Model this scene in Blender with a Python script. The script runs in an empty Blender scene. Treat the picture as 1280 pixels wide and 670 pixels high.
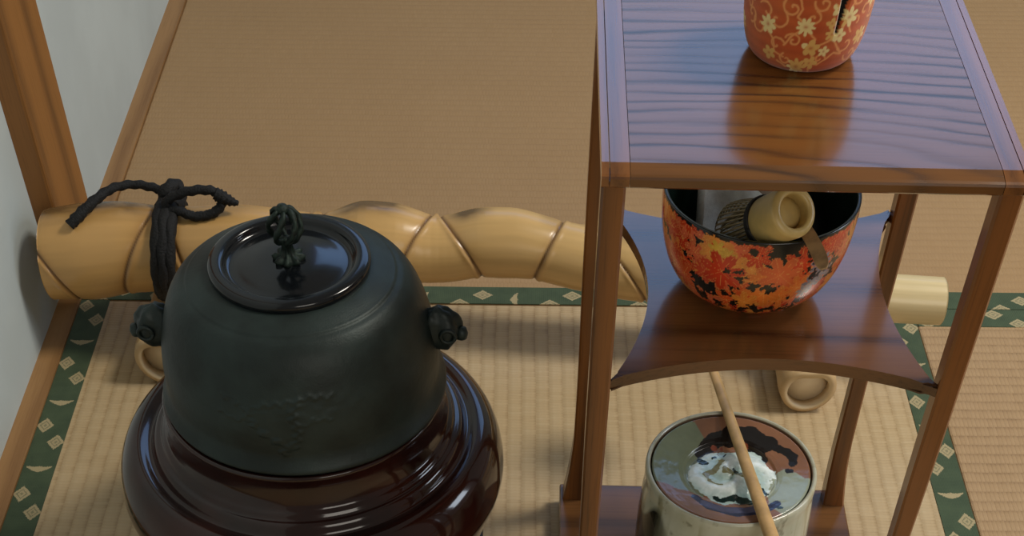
import bpy, bmesh, math, ast, random
import numpy as np
from mathutils import Vector, Matrix
PI = math.pi
SC = bpy.context.scene
COL = SC.collection
rng = np.random.RandomState(7)
random.seed(7)

def lin(c):
    """sRGB 0-255 -> linear rgba"""
    o = []
    for v in c[:3]:
        v /= 255.0
        o.append(v / 12.92 if v <= 0.04045 else ((v + 0.055) / 1.055) ** 2.4)
    return (o[0], o[1], o[2], 1.0)

# ------------------------------------------------------------------ materials
class Mat:
    def __init__(s, name):
        s.m = bpy.data.materials.new(name); s.m.use_nodes = True
        s.nt = s.m.node_tree; s.nt.nodes.clear()
        s.out = s.nt.nodes.new('ShaderNodeOutputMaterial')
        s.b = s.nt.nodes.new('ShaderNodeBsdfPrincipled')
        s.nt.links.new(s.b.outputs[0], s.out.inputs[0])
        tc = s.nt.nodes.new('ShaderNodeTexCoord'); s.obj = tc.outputs['Object']
        sp = s.nt.nodes.new('ShaderNodeSeparateXYZ'); s.nt.links.new(s.obj, sp.inputs[0])
        s.v = {'x': sp.outputs[0], 'y': sp.outputs[1], 'z': sp.outputs[2]}
    def N(s, t): return s.nt.nodes.new(t)
    def put(s, val, sock):
        if isinstance(val, (int, float)): sock.default_value = val
        elif isinstance(val, tuple): sock.default_value = val
        else: s.nt.links.new(val, sock)
    def op(s, o, *a):
        n = s.N('ShaderNodeMath'); n.operation = o
        for i, x in enumerate(a): s.put(x, n.inputs[i])
        return n.outputs[0]
    def ex(self, text, **kw):
        env = dict(self.v); env.update(kw)
        B = {ast.Add: 'ADD', ast.Sub: 'SUBTRACT', ast.Mult: 'MULTIPLY', ast.Div: 'DIVIDE', ast.Pow: 'POWER'}
        F = {'sin': 'SINE', 'cos': 'COSINE', 'abs': 'ABSOLUTE', 'frac': 'FRACT', 'floor': 'FLOOR', 'sqrt': 'SQRT',
             'mn': 'MINIMUM', 'mx': 'MAXIMUM', 'lt': 'LESS_THAN', 'gt': 'GREATER_THAN', 'atan2': 'ARCTAN2'}
        def ev(n):
            if isinstance(n, ast.Expression): return ev(n.body)
            if isinstance(n, ast.Constant): return float(n.value)
            if isinstance(n, ast.Name): return env[n.id]
            if isinstance(n, ast.UnaryOp): 
                a = ev(n.operand)
                return -a if isinstance(a, float) else self.op('MULTIPLY', a, -1.0)
            if isinstance(n, ast.BinOp):
                return self.op(B[type(n.op)], ev(n.left), ev(n.right))
            if isinstance(n, ast.Call):
                a = [ev(k) for k in n.args]
                if n.func.id == 'ss':
                    m = self.N('ShaderNodeMapRange'); m.interpolation_type = 'SMOOTHSTEP'
                    self.put(a[2], m.inputs[0]); self.put(a[0], m.inputs[1]); self.put(a[1], m.inputs[2])
                    return m.outputs[0]
                return self.op(F[n.func.id], *a)
        return ev(ast.parse(text, mode='eval'))
    def vec(s, x, y, z):
        n = s.N('ShaderNodeCombineXYZ')
        for i, q in enumerate((x, y, z)): s.put(q, n.inputs[i])
        return n.outputs[0]
    def svec(s, sx, sy, sz):
        n = s.N('ShaderNodeVectorMath'); n.operation = 'MULTIPLY'
        s.nt.links.new(s.obj, n.inputs[0]); n.inputs[1].default_value = (sx, sy, sz)
        return n.outputs[0]
    def noise(s, vec=None, scale=5, detail=3, rough=.5, dist=0):
        n = s.N('ShaderNodeTexNoise'); s.nt.links.new(vec or s.obj, n.inputs['Vector'])
        n.inputs['Scale'].default_value = scale; n.inputs['Detail'].default_value = detail
        n.inputs['Roughness'].default_value = rough; n.inputs['Distortion'].default_value = dist
        return n.outputs[0]
    def white(s, vec):
        n = s.N('ShaderNodeTexWhiteNoise'); s.nt.links.new(vec, n.inputs[0]); return n.outputs[0]
    def mix(s, f, a, b, mode='MIX'):
        n = s.N('ShaderNodeMix'); n.data_type = 'RGBA'; n.blend_type = mode
        s.put(f, n.inputs[0]); s.put(a, n.inputs[6]); s.put(b, n.inputs[7])
        return n.outputs[2]
    def col(s, name='Col'):
        n = s.N('ShaderNodeVertexColor'); n.layer_name = name; return n.outputs[0]
    def bump(s, h, strength=.5, dist=.001):
        n = s.N('ShaderNodeBump'); n.inputs['Strength'].default_value = strength
        n.inputs['Distance'].default_value = dist; s.nt.links.new(h, n.inputs['Height'])
        s.nt.links.new(n.outputs[0], s.b.inputs['Normal'])
    def set(s, color=None, rough=.5, metal=0, coat=0, spec=.5, sheen=0, coat_rough=.05):
        if color is not None: s.put(color, s.b.inputs['Base Color'])
        s.put(rough, s.b.inputs['Roughness']); s.put(metal, s.b.inputs['Metallic'])
        s.put(coat, s.b.inputs['Coat Weight']); s.put(coat_rough, s.b.inputs['Coat Roughness'])
        s.put(spec, s.b.inputs['Specular IOR Level']); s.put(sheen, s.b.inputs['Sheen Weight'])
        return s.m

def mat_plain(name, rgb, rough=.5, nscale=30, amt=.15, bump=0.0, **kw):
    m = Mat(name); c = lin(rgb); n = m.noise(None, nscale, 4)
    d = tuple(v * (1 - amt * 1.6) for v in c[:3]) + (1,); l = tuple(min(1, v * (1 + amt)) for v in c[:3]) + (1,)
    f = m.ex('ss(.3,.7,n)', n=n)
    if bump: m.bump(m.noise(None, nscale * 6, 3), bump, .0006)
    return m.set(m.mix(f, d, l), rough, **kw)

def mat_wood(name, base, dark, axis='x', rings=95, warp=9, rough=.28, coat=.5, fine=.5, line=3.0, off=0.0, coat_rough=.1):
    """grain running along the given axis"""
    m = Mat(name)
    lo, hi = 2.2, 8.0
    sv = {'x': m.svec(lo, hi, hi), 'y': m.svec(hi, lo, hi), 'z': m.svec(hi, hi, lo)}[axis]
    n1 = m.noise(sv, 1.0, 1.5, .4)
    ac = {'x': 'y', 'y': 'x', 'z': 'x'}[axis]
    if axis == 'z':
        ph = m.ex('(x*.8+y*.6+o)*k + n*w', n=n1, k=float(rings), w=float(warp), o=float(off))
    else:
        ph = m.ex('(%s+z*.5+o)*k + n*w' % ac, n=n1, k=float(rings), w=float(warp), o=float(off))
    g = m.ex('(.5+.5*sin(p))**l', p=ph, l=float(line))
    fv = {'x': m.svec(14, 500, 500), 'y': m.svec(500, 14, 500), 'z': m.svec(500, 500, 14)}[axis]
    n2 = m.noise(fv, 1, 3, .6)
    bl = m.noise(sv, 2.5, 2)
    f = m.ex('mn(1, g*.75 + ss(.45,.75,n)*f + (b-.5)*.5)', g=g, n=n2, b=bl, f=float(fine))
    f = m.ex('mx(f,0)', f=f)
    c = m.mix(f, lin(base), lin(dark))
    m.bump(m.ex('1-g*.6-n*.4', g=g, n=n2), .12, .0004)
    return m.set(c, rough, coat=coat, coat_rough=coat_rough)

def mat_weave(name, light, mid, dark, along='y', pitch=.0141, k=1.0):
    """rush weave: ribs run along `along`, strands cross them"""
    m = Mat(name)
    a, b = ('x', 'y') if along == 'y' else ('y', 'x')
    wob = m.noise(None, 14, 2)
    r = m.ex('%s/p + (w-.5)*.25' % a, p=pitch, w=wob)
    fr = m.ex('frac(r)', r=r); ri = m.ex('floor(r)', r=r)
    groove = m.ex('ss(-.05,.34,f)*ss(1.05,.66,f)', f=fr)
    side = m.ex('ss(0,1,f)', f=fr)
    strand = m.ex('%s/.0042+ri*.5' % b, ri=ri); si = m.ex('floor(s)', s=strand); sf = m.ex('frac(s)', s=strand)
    cell = m.white(m.vec(ri, si, 0.0))
    sg = m.ex('ss(0,.3,f)*ss(1,.7,f)', f=sf)
    fine = m.noise(m.svec(*((60, 900, 1) if along == 'y' else (900, 60, 1))), 1, 2, .6)
    big = m.noise(None, 5.5, 3)
    f = m.ex('.25+k*(.24*(1-g)+.16*c+.07*(1-s)+.16*d)+.2*(f-.3)+.40*(b-.5)', k=k, g=groove, c=cell, f=fine, b=big, s=sg, d=side)  # soft pillow shading of the ribs painted in: grooves and one side darker
    c = m.mix(m.ex('ss(0,.5,f)', f=f), lin(light), lin(mid))
    c = m.mix(m.ex('ss(.45,1.0,f)', f=f), c, lin(dark))
    m.bump(m.ex('g*.8+s*.3+n*.2', g=groove, s=sg, n=fine), .55 * k, .0011)
    return m.set(c, .55, spec=.35)

def mat_heri(name, along, u0, v0, vsign):
    """green brocade tape with pale lozenges and a bird-like crescent, .1 m repeat"""
    m = Mat(name)
    u = m.ex('%s - a' % along, a=float(u0)); ac = 'x' if along == 'y' else 'y'
    v = m.ex('(%s - a)*s' % ac, a=float(v0), s=float(vsign))
    pu = m.ex('frac(u/.1)*.1', u=u)
    wb = m.noise(None, 900, 2)
    q = m.ex('(n-.5)*.004', n=wb)
    d1 = m.ex('abs(u-.0265)*.78+abs(v-.0240)+q', u=pu, v=v, q=q); d2 = m.ex('abs(u-.0515)*.78+abs(v-.0080)+q', u=pu, v=v, q=q)
    d = m.ex('mn(a,b)', a=d1, b=d2)
    loz = m.ex('lt(d,.0088)*(1-gt(d,.0042)*lt(d,.0056)*.55)*(1-lt(d,.0018)*.5)', d=d)
    cr = m.ex('lt(abs(u-.0865-(v-.016)*(v-.016)*26)+q, .0042-abs(v-.016)*.27)*lt(abs(v-.016),.0125)', u=pu, v=v, q=q)
    f = m.ex('mx(a,b)', a=loz, b=cr)
    th = m.ex('.5+.5*sin(u*4200)', u=u); th2 = m.ex('.5+.5*sin(v*4200)', v=v)
    bl = m.noise(None, 60, 3)
    g = m.mix(m.ex('n*.7+t*.25', n=bl, t=th), lin((44, 60, 44)), lin((82, 98, 70)))
    c = m.mix(m.ex('f*.9', f=f), g, lin((176, 160, 122)))
    m.bump(m.ex('a*.5+b*.5+f*.6', a=th, b=th2, f=f), .3, .0005)
    return m.set(c, .75, spec=.25, sheen=.1)

def mat_vcol(name, rough=.5, nscale=200, nb=.1, dist=.0004, **kw):
    m = Mat(name)
    if nb: m.bump(m.noise(None, nscale, 3), nb, dist)
    return m.set(m.col(), rough, **kw)

# ------------------------------------------------------------------ meshes
def link_mesh(name, verts, faces, mat, parent=None, smooth=True, cols=None, loc=None):
    me = bpy.data.meshes.new(name)
    me.from_pydata([tuple(map(float, v)) for v in verts], [], faces)
    if cols is not None:
        ca = me.color_attributes.new('Col', 'FLOAT_COLOR', 'POINT')
        a = np.ones((len(verts), 4), np.float32); a[:, :3] = np.asarray(cols)[:, :3]
        ca.data.foreach_set('color', a.ravel())
    if smooth: me.polygons.foreach_set('use_smooth', [True] * len(me.polygons))
    me.materials.append(mat); me.update()
    o = bpy.data.objects.new(name, me); COL.objects.link(o)
    if parent is not None: o.parent = parent
    if loc is not None: o.location = loc
    return o

def thing(o, label, cat, group=None):
    o['label'] = label; o['category'] = cat
    if group: o['group'] = group
    return o
def empty(name, loc, rz=0):
    o = bpy.data.objects.new(name, None); COL.objects.link(o); o.location = loc; o.rotation_euler = (0, 0, rz)
    o.empty_display_size = .05
    return o
def struct(o): o['kind'] = 'structure'; return o

def box_bm(bm, x0, x1, y0, y1, z0, z1):
    v = [bm.verts.new(p) for p in ((x0, y0, z0), (x1, y0, z0), (x1, y1, z0), (x0, y1, z0), (x0, y0, z1), (x1, y0, z1), (x1, y1, z1), (x0, y1, z1))]
    for f in ((0, 3, 2, 1), (4, 5, 6, 7), (0, 1, 5, 4), (1, 2, 6, 5), (2, 3, 7, 6), (3, 0, 4, 7)): bm.faces.new([v[i] for i in f])
def bm_obj(name, bm, mat, parent=None, bevel=0, seg=2, smooth=False, loc=None):
    if bevel: bmesh.ops.bevel(bm, geom=bm.edges[:], offset=bevel, segments=seg, affect='EDGES', profile=.5)
    bmesh.ops.recalc_face_normals(bm, faces=bm.faces[:])
    me = bpy.data.meshes.new(name); bm.to_mesh(me); bm.free(); me.materials.append(mat)
    if smooth: me.polygons.foreach_set('use_smooth', [True] * len(me.polygons))
    o = bpy.data.objects.new(name, me); COL.objects.link(o)
    if parent is not None: o.parent = parent
    if loc is not None: o.location = loc
    return o
def box(name, x0, x1, y0, y1, z0, z1, mat, parent=None, bevel=.0015):
    bm = bmesh.new(); box_bm(bm, x0, x1, y0, y1, z0, z1)
    return bm_obj(name, bm, mat, parent, bevel)

def smooth_curve(pts, n):
    """Catmull-Rom through pts -> n samples"""
    P = np.asarray(pts, float); P = np.vstack([2 * P[0] - P[1], P, 2 * P[-1] - P[-2]])
    k = len(P) - 3; t = np.linspace(0, k - 1e-9, n); i = t.astype(int); f = (t - i)[:, None]
    a, b, c, d = P[i], P[i + 1], P[i + 2], P[i + 3]
    return .5 * ((2 * b) + (-a + c) * f + (2 * a - 5 * b + 4 * c - d) * f ** 2 + (-a + 3 * b - 3 * c + d) * f ** 3)

def resample(prof, n):
    P = np.asarray(prof, float); d = np.r_[0, np.cumsum(np.hypot(*(P[1:] - P[:-1]).T))]
    t = np.linspace(0, d[-1], n)
    return np.stack([np.interp(t, d, P[:, 0]), np.interp(t, d, P[:, 1])], 1), t

def lathe(name, prof, mat, parent=None, seg=96, fn=None, cfn=None, close_top=True, close_bot=True, loc=None):
    """prof: [(r,z)]; fn(r,z,th,i)->(r,z); cfn(th,i,r,z)->rgb arrays"""
    P = np.asarray(prof, float); n = len(P); th = np.linspace(0, 2 * PI, seg, endpoint=False)
    R = np.repeat(P[:, 0][:, None], seg, 1); Z = np.repeat(P[:, 1][:, None], seg, 1); TH = np.repeat(th[None], n, 0)
    if fn is not None: R, Z = fn(R, Z, TH)
    V = np.stack([R * np.cos(TH), R * np.sin(TH), Z], -1).reshape(-1, 3)
    F = []
    for i in range(n - 1):
        for j in range(seg):
            k = (j + 1) % seg
            F.append((i * seg + j, i * seg + k, (i + 1) * seg + k, (i + 1) * seg + j))
    if close_bot and P[0, 0] > 1e-6: F.append(tuple(range(seg))[::-1])
    if close_top and P[-1, 0] > 1e-6: F.append(tuple((n - 1) * seg + j for j in range(seg)))
    cols = None
    if cfn is not None: cols = cfn(TH, R, Z).reshape(-1, 3)
    o = link_mesh(name, V, F, mat, parent, True, cols, loc)
    return o

def tube(name, pts, rad, mat, parent=None, sides=12, n=None, twist=None, flat=1.0, cols=None, cap=True, up=(0, 0, 1)):
    P = smooth_curve(pts, n) if n else np.asarray(pts, float)
    m = len(P); R = np.interp(np.linspace(0, 1, m), np.linspace(0, 1, len(np.atleast_1d(rad))), np.atleast_1d(rad)) if np.size(rad) > 1 else np.full(m, float(rad))
    T = np.gradient(P, axis=0); T /= np.linalg.norm(T, axis=1)[:, None] + 1e-12
    u = np.array(up, float); N = []
    for t in T:
        u = u - t * (u @ t)
        if np.linalg.norm(u) < 1e-6: u = np.array([1, 0, 0.]) - t * t[0]
        u /= np.linalg.norm(u); N.append(u.copy())
    N = np.array(N); B = np.cross(T, N)
    a = np.linspace(0, 2 * PI, sides, endpoint=False)
    V = []
    for i in range(m):
        rr = R[i]
        if twist: rr = rr * (1 + twist[0] * np.cos(twist[1] * a + i * twist[2]) )
        else: rr = rr * np.ones(sides)
        V.append(P[i] + N[i] * (rr * np.cos(a) * flat)[:, None] + B[i] * (rr * np.sin(a))[:, None])
    V = np.array(V).reshape(-1, 3); F = []
    for i in range(m - 1):
        for j in range(sides):
            k = (j + 1) % sides; F.append((i * sides + j, (i + 1) * sides + j, (i + 1) * sides + k, i * sides + k))
    if cap: F.append(tuple(range(sides))); F.append(tuple((m - 1) * sides + j for j in range(sides))[::-1])
    o = link_mesh(name, V, F, mat, parent, True)
    return o

def seg_dist(px, py, poly):
    """distance from points to a polyline"""
    best = np.full(px.shape, 1e9)
    for (x0, y0), (x1, y1) in zip(poly[:-1], poly[1:]):
        dx, dy = x1 - x0, y1 - y0; L = dx * dx + dy * dy + 1e-18
        t = np.clip(((px - x0) * dx + (py - y0) * dy) / L, 0, 1)
        best = np.minimum(best, np.hypot(px - x0 - t * dx, py - y0 - t * dy))
    return best
def in_poly(px, py, poly):
    r = np.zeros(px.shape, bool); n = len(poly)
    for i in range(n):
        x0, y0 = poly[i]; x1, y1 = poly[(i + 1) % n]
        c = ((y0 > py) != (y1 > py)) & (px < (x1 - x0) * (py - y0) / (y1 - y0 + 1e-15) + x0)
        r ^= c
    return r
def vnoise(x, y, seed=0):
    """smooth value noise, numpy"""
    xi = np.floor(x).astype(int); yi = np.floor(y).astype(int); fx = x - xi; fy = y - yi
    fx = fx * fx * (3 - 2 * fx); fy = fy * fy * (3 - 2 * fy)
    def h(a, b):
        v = np.sin(a * 127.1 + b * 311.7 + seed * 74.7) * 43758.5453
        return v - np.floor(v)
    return (h(xi, yi) * (1 - fx) + h(xi + 1, yi) * fx) * (1 - fy) + (h(xi, yi + 1) * (1 - fx) + h(xi + 1, yi + 1) * fx) * fy
def fbm(x, y, seed=0, o=4):
    s = 0; a = .5
    for k in range(o): s = s + a * vnoise(x * 2 ** k, y * 2 ** k, seed + k); a *= .5
    return s
L3 = lambda c: np.array(lin(c)[:3])

def merge(o, others):
    bm = bmesh.new(); bm.from_mesh(o.data)
    for q in others:
        bm.from_mesh(q.data)
    bm.to_mesh(o.data); bm.free()
    for q in others: bpy.data.objects.remove(q)
    return o

# ------------------------------------------------------------------ camera
TH, ROLL, FPX, YP = 0.8889, 0.0111, 1685.75, 846.6
CAM_H = .9
fwd = np.array([0, math.cos(TH), -math.sin(TH)]); up0 = np.array([0, math.sin(TH), math.cos(TH)]); r0 = np.array([1, 0, 0.])
Rv = math.cos(ROLL) * r0 + math.sin(ROLL) * up0; Uv = -math.sin(ROLL) * r0 + math.cos(ROLL) * up0
cd = bpy.data.cameras.new('camera'); cam = bpy.data.objects.new('camera', cd); COL.objects.link(cam)
cam.matrix_world = Matrix(((Rv[0], Uv[0], -fwd[0], 0), (Rv[1], Uv[1], -fwd[1], 0), (Rv[2], Uv[2], -fwd[2], CAM_H), (0, 0, 0, 1)))
cd.sensor_width = 36; cd.sensor_fit = 'HORIZONTAL'; cd.lens = FPX / 1280 * 36; cd.shift_y = (YP - 335) / 1280; cd.clip_start = .01
SC.camera = cam

# ------------------------------------------------------------------ setting
XW = -.505            # wall plane
M_plaster = mat_plain('plaster', (184, 193, 192), .9, 9, .04, .25)
M_trimwood = mat_wood('trim_wood', (164, 124, 78), (132, 94, 54), 'y', 160, 7, .5, 0, .35)
M_post = mat_wood('post_wood', (146, 98, 46), (108, 70, 30), 'z', 150, 5, .5, .0, .45)
M_subfloor = mat_plain('subfloor', (90, 70, 50), .9)

def plane_box(name, *a): return struct(box(name, *a, bevel=0))
plane_box('floor', XW, 2.4, -.6, 3.2, -.09, -.055, M_subfloor)
plane_box('wall_left', XW - .08, XW, -.6, 3.2, -.09, 2.5, M_plaster)
plane_box('trim_1', XW, -.4815, -.6, 3.2, -.055, .003, M_trimwood)
struct(box('trim_2', XW - .02, -.4815, 1.26, 1.368, .003, 2.5, M_post, None, .003))
# far wall with a paper window, out of the picture (it is what the lacquer mirrors)
M_paper = Mat('window_paper'); 
_e = M_paper.N('ShaderNodeEmission'); _e.inputs[0].default_value = (.36, .58, 1, 1); _e.inputs[1].default_value = 2.2
M_paper.nt.links.new(_e.outputs[0], M_paper.out.inputs[0]); M_paper = M_paper.m
YB = 3.2; wx0, wx1, wz0, wz1 = -.33, 1.35, 1.32, 2.12
bm = bmesh.new()
for a in ((XW, wx0, YB, YB + .08, -.09, 2.5), (wx1, 2.4, YB, YB + .08, -.09, 2.5), (wx0, wx1, YB, YB + .08, -.09, wz0), (wx0, wx1, YB, YB + .08, wz1, 2.5)): box_bm(bm, *a)
struct(bm_obj('wall_back', bm, M_plaster))
win = struct(box('window_1', wx0, wx1, YB + .02, YB + .03, wz0, wz1, M_paper, None, 0))
bm = bmesh.new()
for a in ((wx0 - .03, wx1 + .03, YB - .02, YB + .01, wz0 - .03, wz0 + .02), (wx0 - .03, wx1 + .03, YB - .02, YB + .01, wz1 - .02, wz1 + .03),
          (wx0 - .03, wx0 + .02, YB - .02, YB + .01, wz0 + .02, wz1 - .02), (wx1 - .02, wx1 + .03, YB - .02, YB + .01, wz0 + .02, wz1 - .02)): box_bm(bm, *a)
bm_obj('window_frame', bm, M_trimwood, win)

# ------------------------------------------------------------------ tatami mats
M_weave_near = mat_weave('rush_near', (206, 187, 152), (188, 164, 126), (154, 128, 90), 'y', .0141)  # mat tones differ: the weave's view-dependent sheen is put into base colour
M_weave_far = mat_weave('rush_far', (176, 144, 104), (164, 132, 92), (142, 110, 74), 'x', .0135, .55)
M_weave_side = mat_weave('rush_side', (184, 154, 117), (168, 138, 101), (142, 113, 79), 'x', .0135)
Y1 = 1.263
XL, XR = -.4815, .440
def mat_thing(name_label, x0, x1, y0, y1, m, heri):
    e = empty('tatami_mat', ((x0 + x1) / 2, (y0 + y1) / 2, -.055)); thing(e, name_label, 'tatami mat')
    cx, cy = e.location.x, e.location.y
    o = box('rush_surface', x0 - cx, x1 - cx, y0 - cy, y1 - cy, 0, .055, m, e, .002)
    for (a, b, c, d, mm) in heri:
        box('cloth_border', a - cx, b - cx, c - cy, d - cy, .0545, .0558, mm, e, .0004)
    return e
def near_heri(nm, cx, cy, v0w, sgn, u0): return mat_heri(nm, 'y', u0 - cy, v0w - cx, sgn)
cx, cy = (XL + XR) / 2, (-.55 + Y1) / 2
mat_thing('pale straw tatami mat with ribs running lengthwise, under the kettle and wooden stand', XL, XR - .001, -.55, Y1 - .001, M_weave_near,
          [(XL, -.4497, -.55, Y1 - .001, mat_heri('border_near_left', 'y', 1.186 - cy - .0865, -.4815 - cx + .0005, 1)),
           (.407, XR - .001, -.55, Y1 - .001, mat_heri('border_near_right', 'y', .9625 - cy - .0865, .4395 - cx, -1))])
cx, cy = (XL + 2.3) / 2, (Y1 + 2.2) / 2
mat_thing('brown tatami mat beyond the bamboo rail, ribs running across', XL, 2.3, Y1, 2.18, M_weave_far,
          [(XL, 2.3, Y1, Y1 + .031, mat_heri('border_far', 'x', -.0665 - cx - .0265 + .004, Y1 + .0335 - cy, -1))])
cx, cy = (XR + 2.3) / 2, (.3 + Y1) / 2
mat_thing('tan tatami mat at the right, ribs running across, beside the wooden stand', XR, 2.3, .3, Y1 - .001, M_weave_side,
          [(XR, 2.3, Y1 - .032, Y1 - .001, mat_heri('border_side', 'x', .526 - cx - .0265, Y1 - .034 - cy, 1))])

# ------------------------------------------------------------------ bamboo rail
TAB = np.array([(-0.4945, 1.208, 0.0885, 0.0440), (-0.4749, 1.2081, 0.0925, 0.0458), (-0.4409, 1.2087, 0.0952, 0.0471), (-0.3983, 1.2095, 0.1005, 0.0450), (-0.3615, 1.2101, 0.1020, 0.0418), (-0.3247, 1.2108, 0.1024, 0.0398), (-0.2836, 1.2115, 0.1034, 0.039), (-0.2429, 1.2122, 0.102, 0.0371), (-0.1938, 1.2129, 0.1012, 0.0360), (-0.1588, 1.2124, 0.1076, 0.0405), (-0.1211, 1.2118, 0.1075, 0.0388), (-0.086, 1.2113, 0.1040, 0.0334), (-0.0696, 1.211, 0.1045, 0.0330), (-0.04, 1.2106, 0.1095, 0.0342), (-0.0, 1.21, 0.1104, 0.0336), (0.0401, 1.2057, 0.1052, 0.0325), (0.0754, 1.202, 0.1000, 0.0322), (0.1183, 1.1974, 0.0930, 0.0334), (0.1512, 1.1938, 0.0882, 0.0328), (0.2085, 1.1869, 0.0846, 0.0310), (0.2896, 1.177, 0.082, 0.0282), (0.3828, 1.1657, 0.0815, 0.0262), (0.4354, 1.16, 0.0825, 0.0258)])
NODES = [(-.5095, -.4515), (-.3599, -.4004), (-.3542, -.3300), (-.2079, -.2602), (-.1973, -.1568), (-.0860, -.1238), (-.0778, -.0357), (.0469, .0184), (.0722, .1325), (.1665, .1565), (.1787, .2261)]
def tab(x):
    return [np.interp(x, TAB[:, 0], TAB[:, k]) for k in (1, 2, 3)]
def tabs(x, w=.008):
    o = [0, 0, 0]
    for d, g in ((-1, .25), (0, .5), (1, .25)):
        q = tab(np.asarray(x) + d * w)
        for k in range(3): o[k] = o[k] + g * q[k]
    return o
def pole_pt(x, phi, off=0.0):
    y, z, r = tabs(x); p = phi
    return np.stack([np.asarray(x) + 0 * p, y - (r + off) * np.sin(p), z + (r + off) * np.cos(p)], -1)

rail = empty('bamboo_rail', (0, 1.19, 0))
thing(rail, 'long knobbly tortoiseshell bamboo rail lying on two short bamboo feet behind the kettle', 'bamboo rail')
RO = np.array([0, 1.19, 0])
M_bamboo = mat_vcol('bamboo_skin', .27, 60, .05, .001, spec=.5)
nx, ns = 620, 96
xe = np.linspace(-.4790, .4305, nx); ph = np.linspace(0, 2 * PI, ns, endpoint=False)
X, PH = np.meshgrid(xe, ph, indexing='ij')
Yc, Zc, Rr = tabs(X)
w = .5 + .5 * np.cos(PH + math.radians(40))       # 1 at the upper far edge, 0 at the lower near edge
gro = np.zeros_like(X); lipp = np.zeros_like(X)
S = []
for (a, b) in NODES: S.append(a * w + b * (1 - w))
bul = np.zeros_like(X)
for s0, s1 in zip(S[:-1], S[1:]):
    Ls = np.maximum(s1 - s0, 1e-4); u = np.clip((X - s0) / Ls, 0, 1)
    inside = (X > s0) & (X < s1)
    bul += inside * np.sin(PI * u) ** .8 * np.clip(Ls / .12, 0, 1) * .0042
for i, s0 in enumerate(S):
    d = X - s0; sg = 1 if i % 2 else -1
    gro += np.exp(-(d / .0017) ** 2)
    lipp += np.exp(-((d - sg * .0038) / .003) ** 2)
Rf = Rr - .0022 + bul - .0016 * np.clip(gro, 0, 1.2) + .0011 * lipp
Rf *= 1 + .006 * (vnoise(X * 30, PH * 1.6, 3) - .5)
V = np.stack([X, Yc - Rf * np.sin(PH), Zc + Rf * np.cos(PH)], -1) - RO
# colour: honey skin, dark groove lines, sooty smudges on the swollen tops
base = L3((204, 160, 98)); pale = L3((214, 180, 122)); light = L3((218, 198, 152))
st = fbm(X * 12, PH * 9, 5); fib = fbm(X * 8, PH * 60, 11)
tR = np.clip((X - .2) / .2, 0, 1)[..., None]
C = base + (pale - base) * np.clip((X + .30) / .35, 0, 1)[..., None] * .7
C = C * (1 - tR) + light * tR  # right end paler: its gloss is painted into the skin colour
C = C * (.88 + .22 * st[..., None]) * (.95 + .1 * fib[..., None])
gl = np.clip(np.exp(-0.5*0 -0) * gro, 0, 1)[..., None]
C = C * (1 - .92 * gl) + L3((62, 36, 18)) * .92 * gl
halo = np.zeros_like(X)
for s0 in S: halo += np.exp(-((X - s0) / .007) ** 2)
C = C * (1 - .22 * np.clip(halo, 0, 1)[..., None]) + L3((150, 96, 44)) * .22 * np.clip(halo, 0, 1)[..., None]
top = np.exp(-((np.mod(PH + PI, 2 * PI) - PI + math.radians(14)) / .42) ** 2)
sm = np.zeros_like(X)
for (c0, c1, k) in ((-.50, -.36, .9), (-.35, -.25, .35), (-.19, -.10, 1.0), (-.074, -.02, 1.0), (.02, .047, .9), (.085, .16, .7)):
    sm += k * np.clip((X - c0) / .02, 0, 1) * np.clip((c1 - X) / .03, 0, 1)
sm = np.clip(sm * top * np.clip(.3 + 1.5 * fbm(X * 45, PH * 5, 21), 0, 1.1), 0, .85)[..., None]
C = C * (1 - sm) + L3((78, 56, 32)) * sm
sx, sp = .40, 1.15
F = [(i * ns + j, i * ns + (j + 1) % ns, (i + 1) * ns + (j + 1) % ns, (i + 1) * ns + j) for i in range(nx - 1) for j in range(ns)]
V = V.reshape(-1, 3); C = C.reshape(-1, 3)
# sawn ends: a wall thickness then a recessed diaphragm
def end_cap(i, sgn):
    global V, C, F
    c = np.array([xe[i], float(Yc[i, 0]), float(Zc[i, 0])]) - RO
    ring = np.arange(i * ns, (i + 1) * ns); n0 = len(V)
    rv = V[ring]; inner = c + (rv - c) * .74; deep = inner + np.array([-sgn * .012, 0, 0])
    V = np.vstack([V, inner, deep]); C = np.vstack([C, np.tile(L3((214, 186, 130)), (ns, 1)), np.tile(L3((170, 130, 78)), (ns, 1))])
    for j in range(ns):
        k = (j + 1) % ns
        for A, B in ((ring, np.arange(n0, n0 + ns)), (np.arange(n0, n0 + ns), np.arange(n0 + ns, n0 + 2 * ns))):
            f = (int(A[j]), int(A[k]), int(B[k]), int(B[j])); F.append(f if sgn < 0 else f[::-1])
    F.append(tuple(range(n0 + ns, n0 + 2 * ns)))
end_cap(0, -1); end_cap(nx - 1, 1)
pole = link_mesh('pole', V, F, M_bamboo, rail, True, C)

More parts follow.
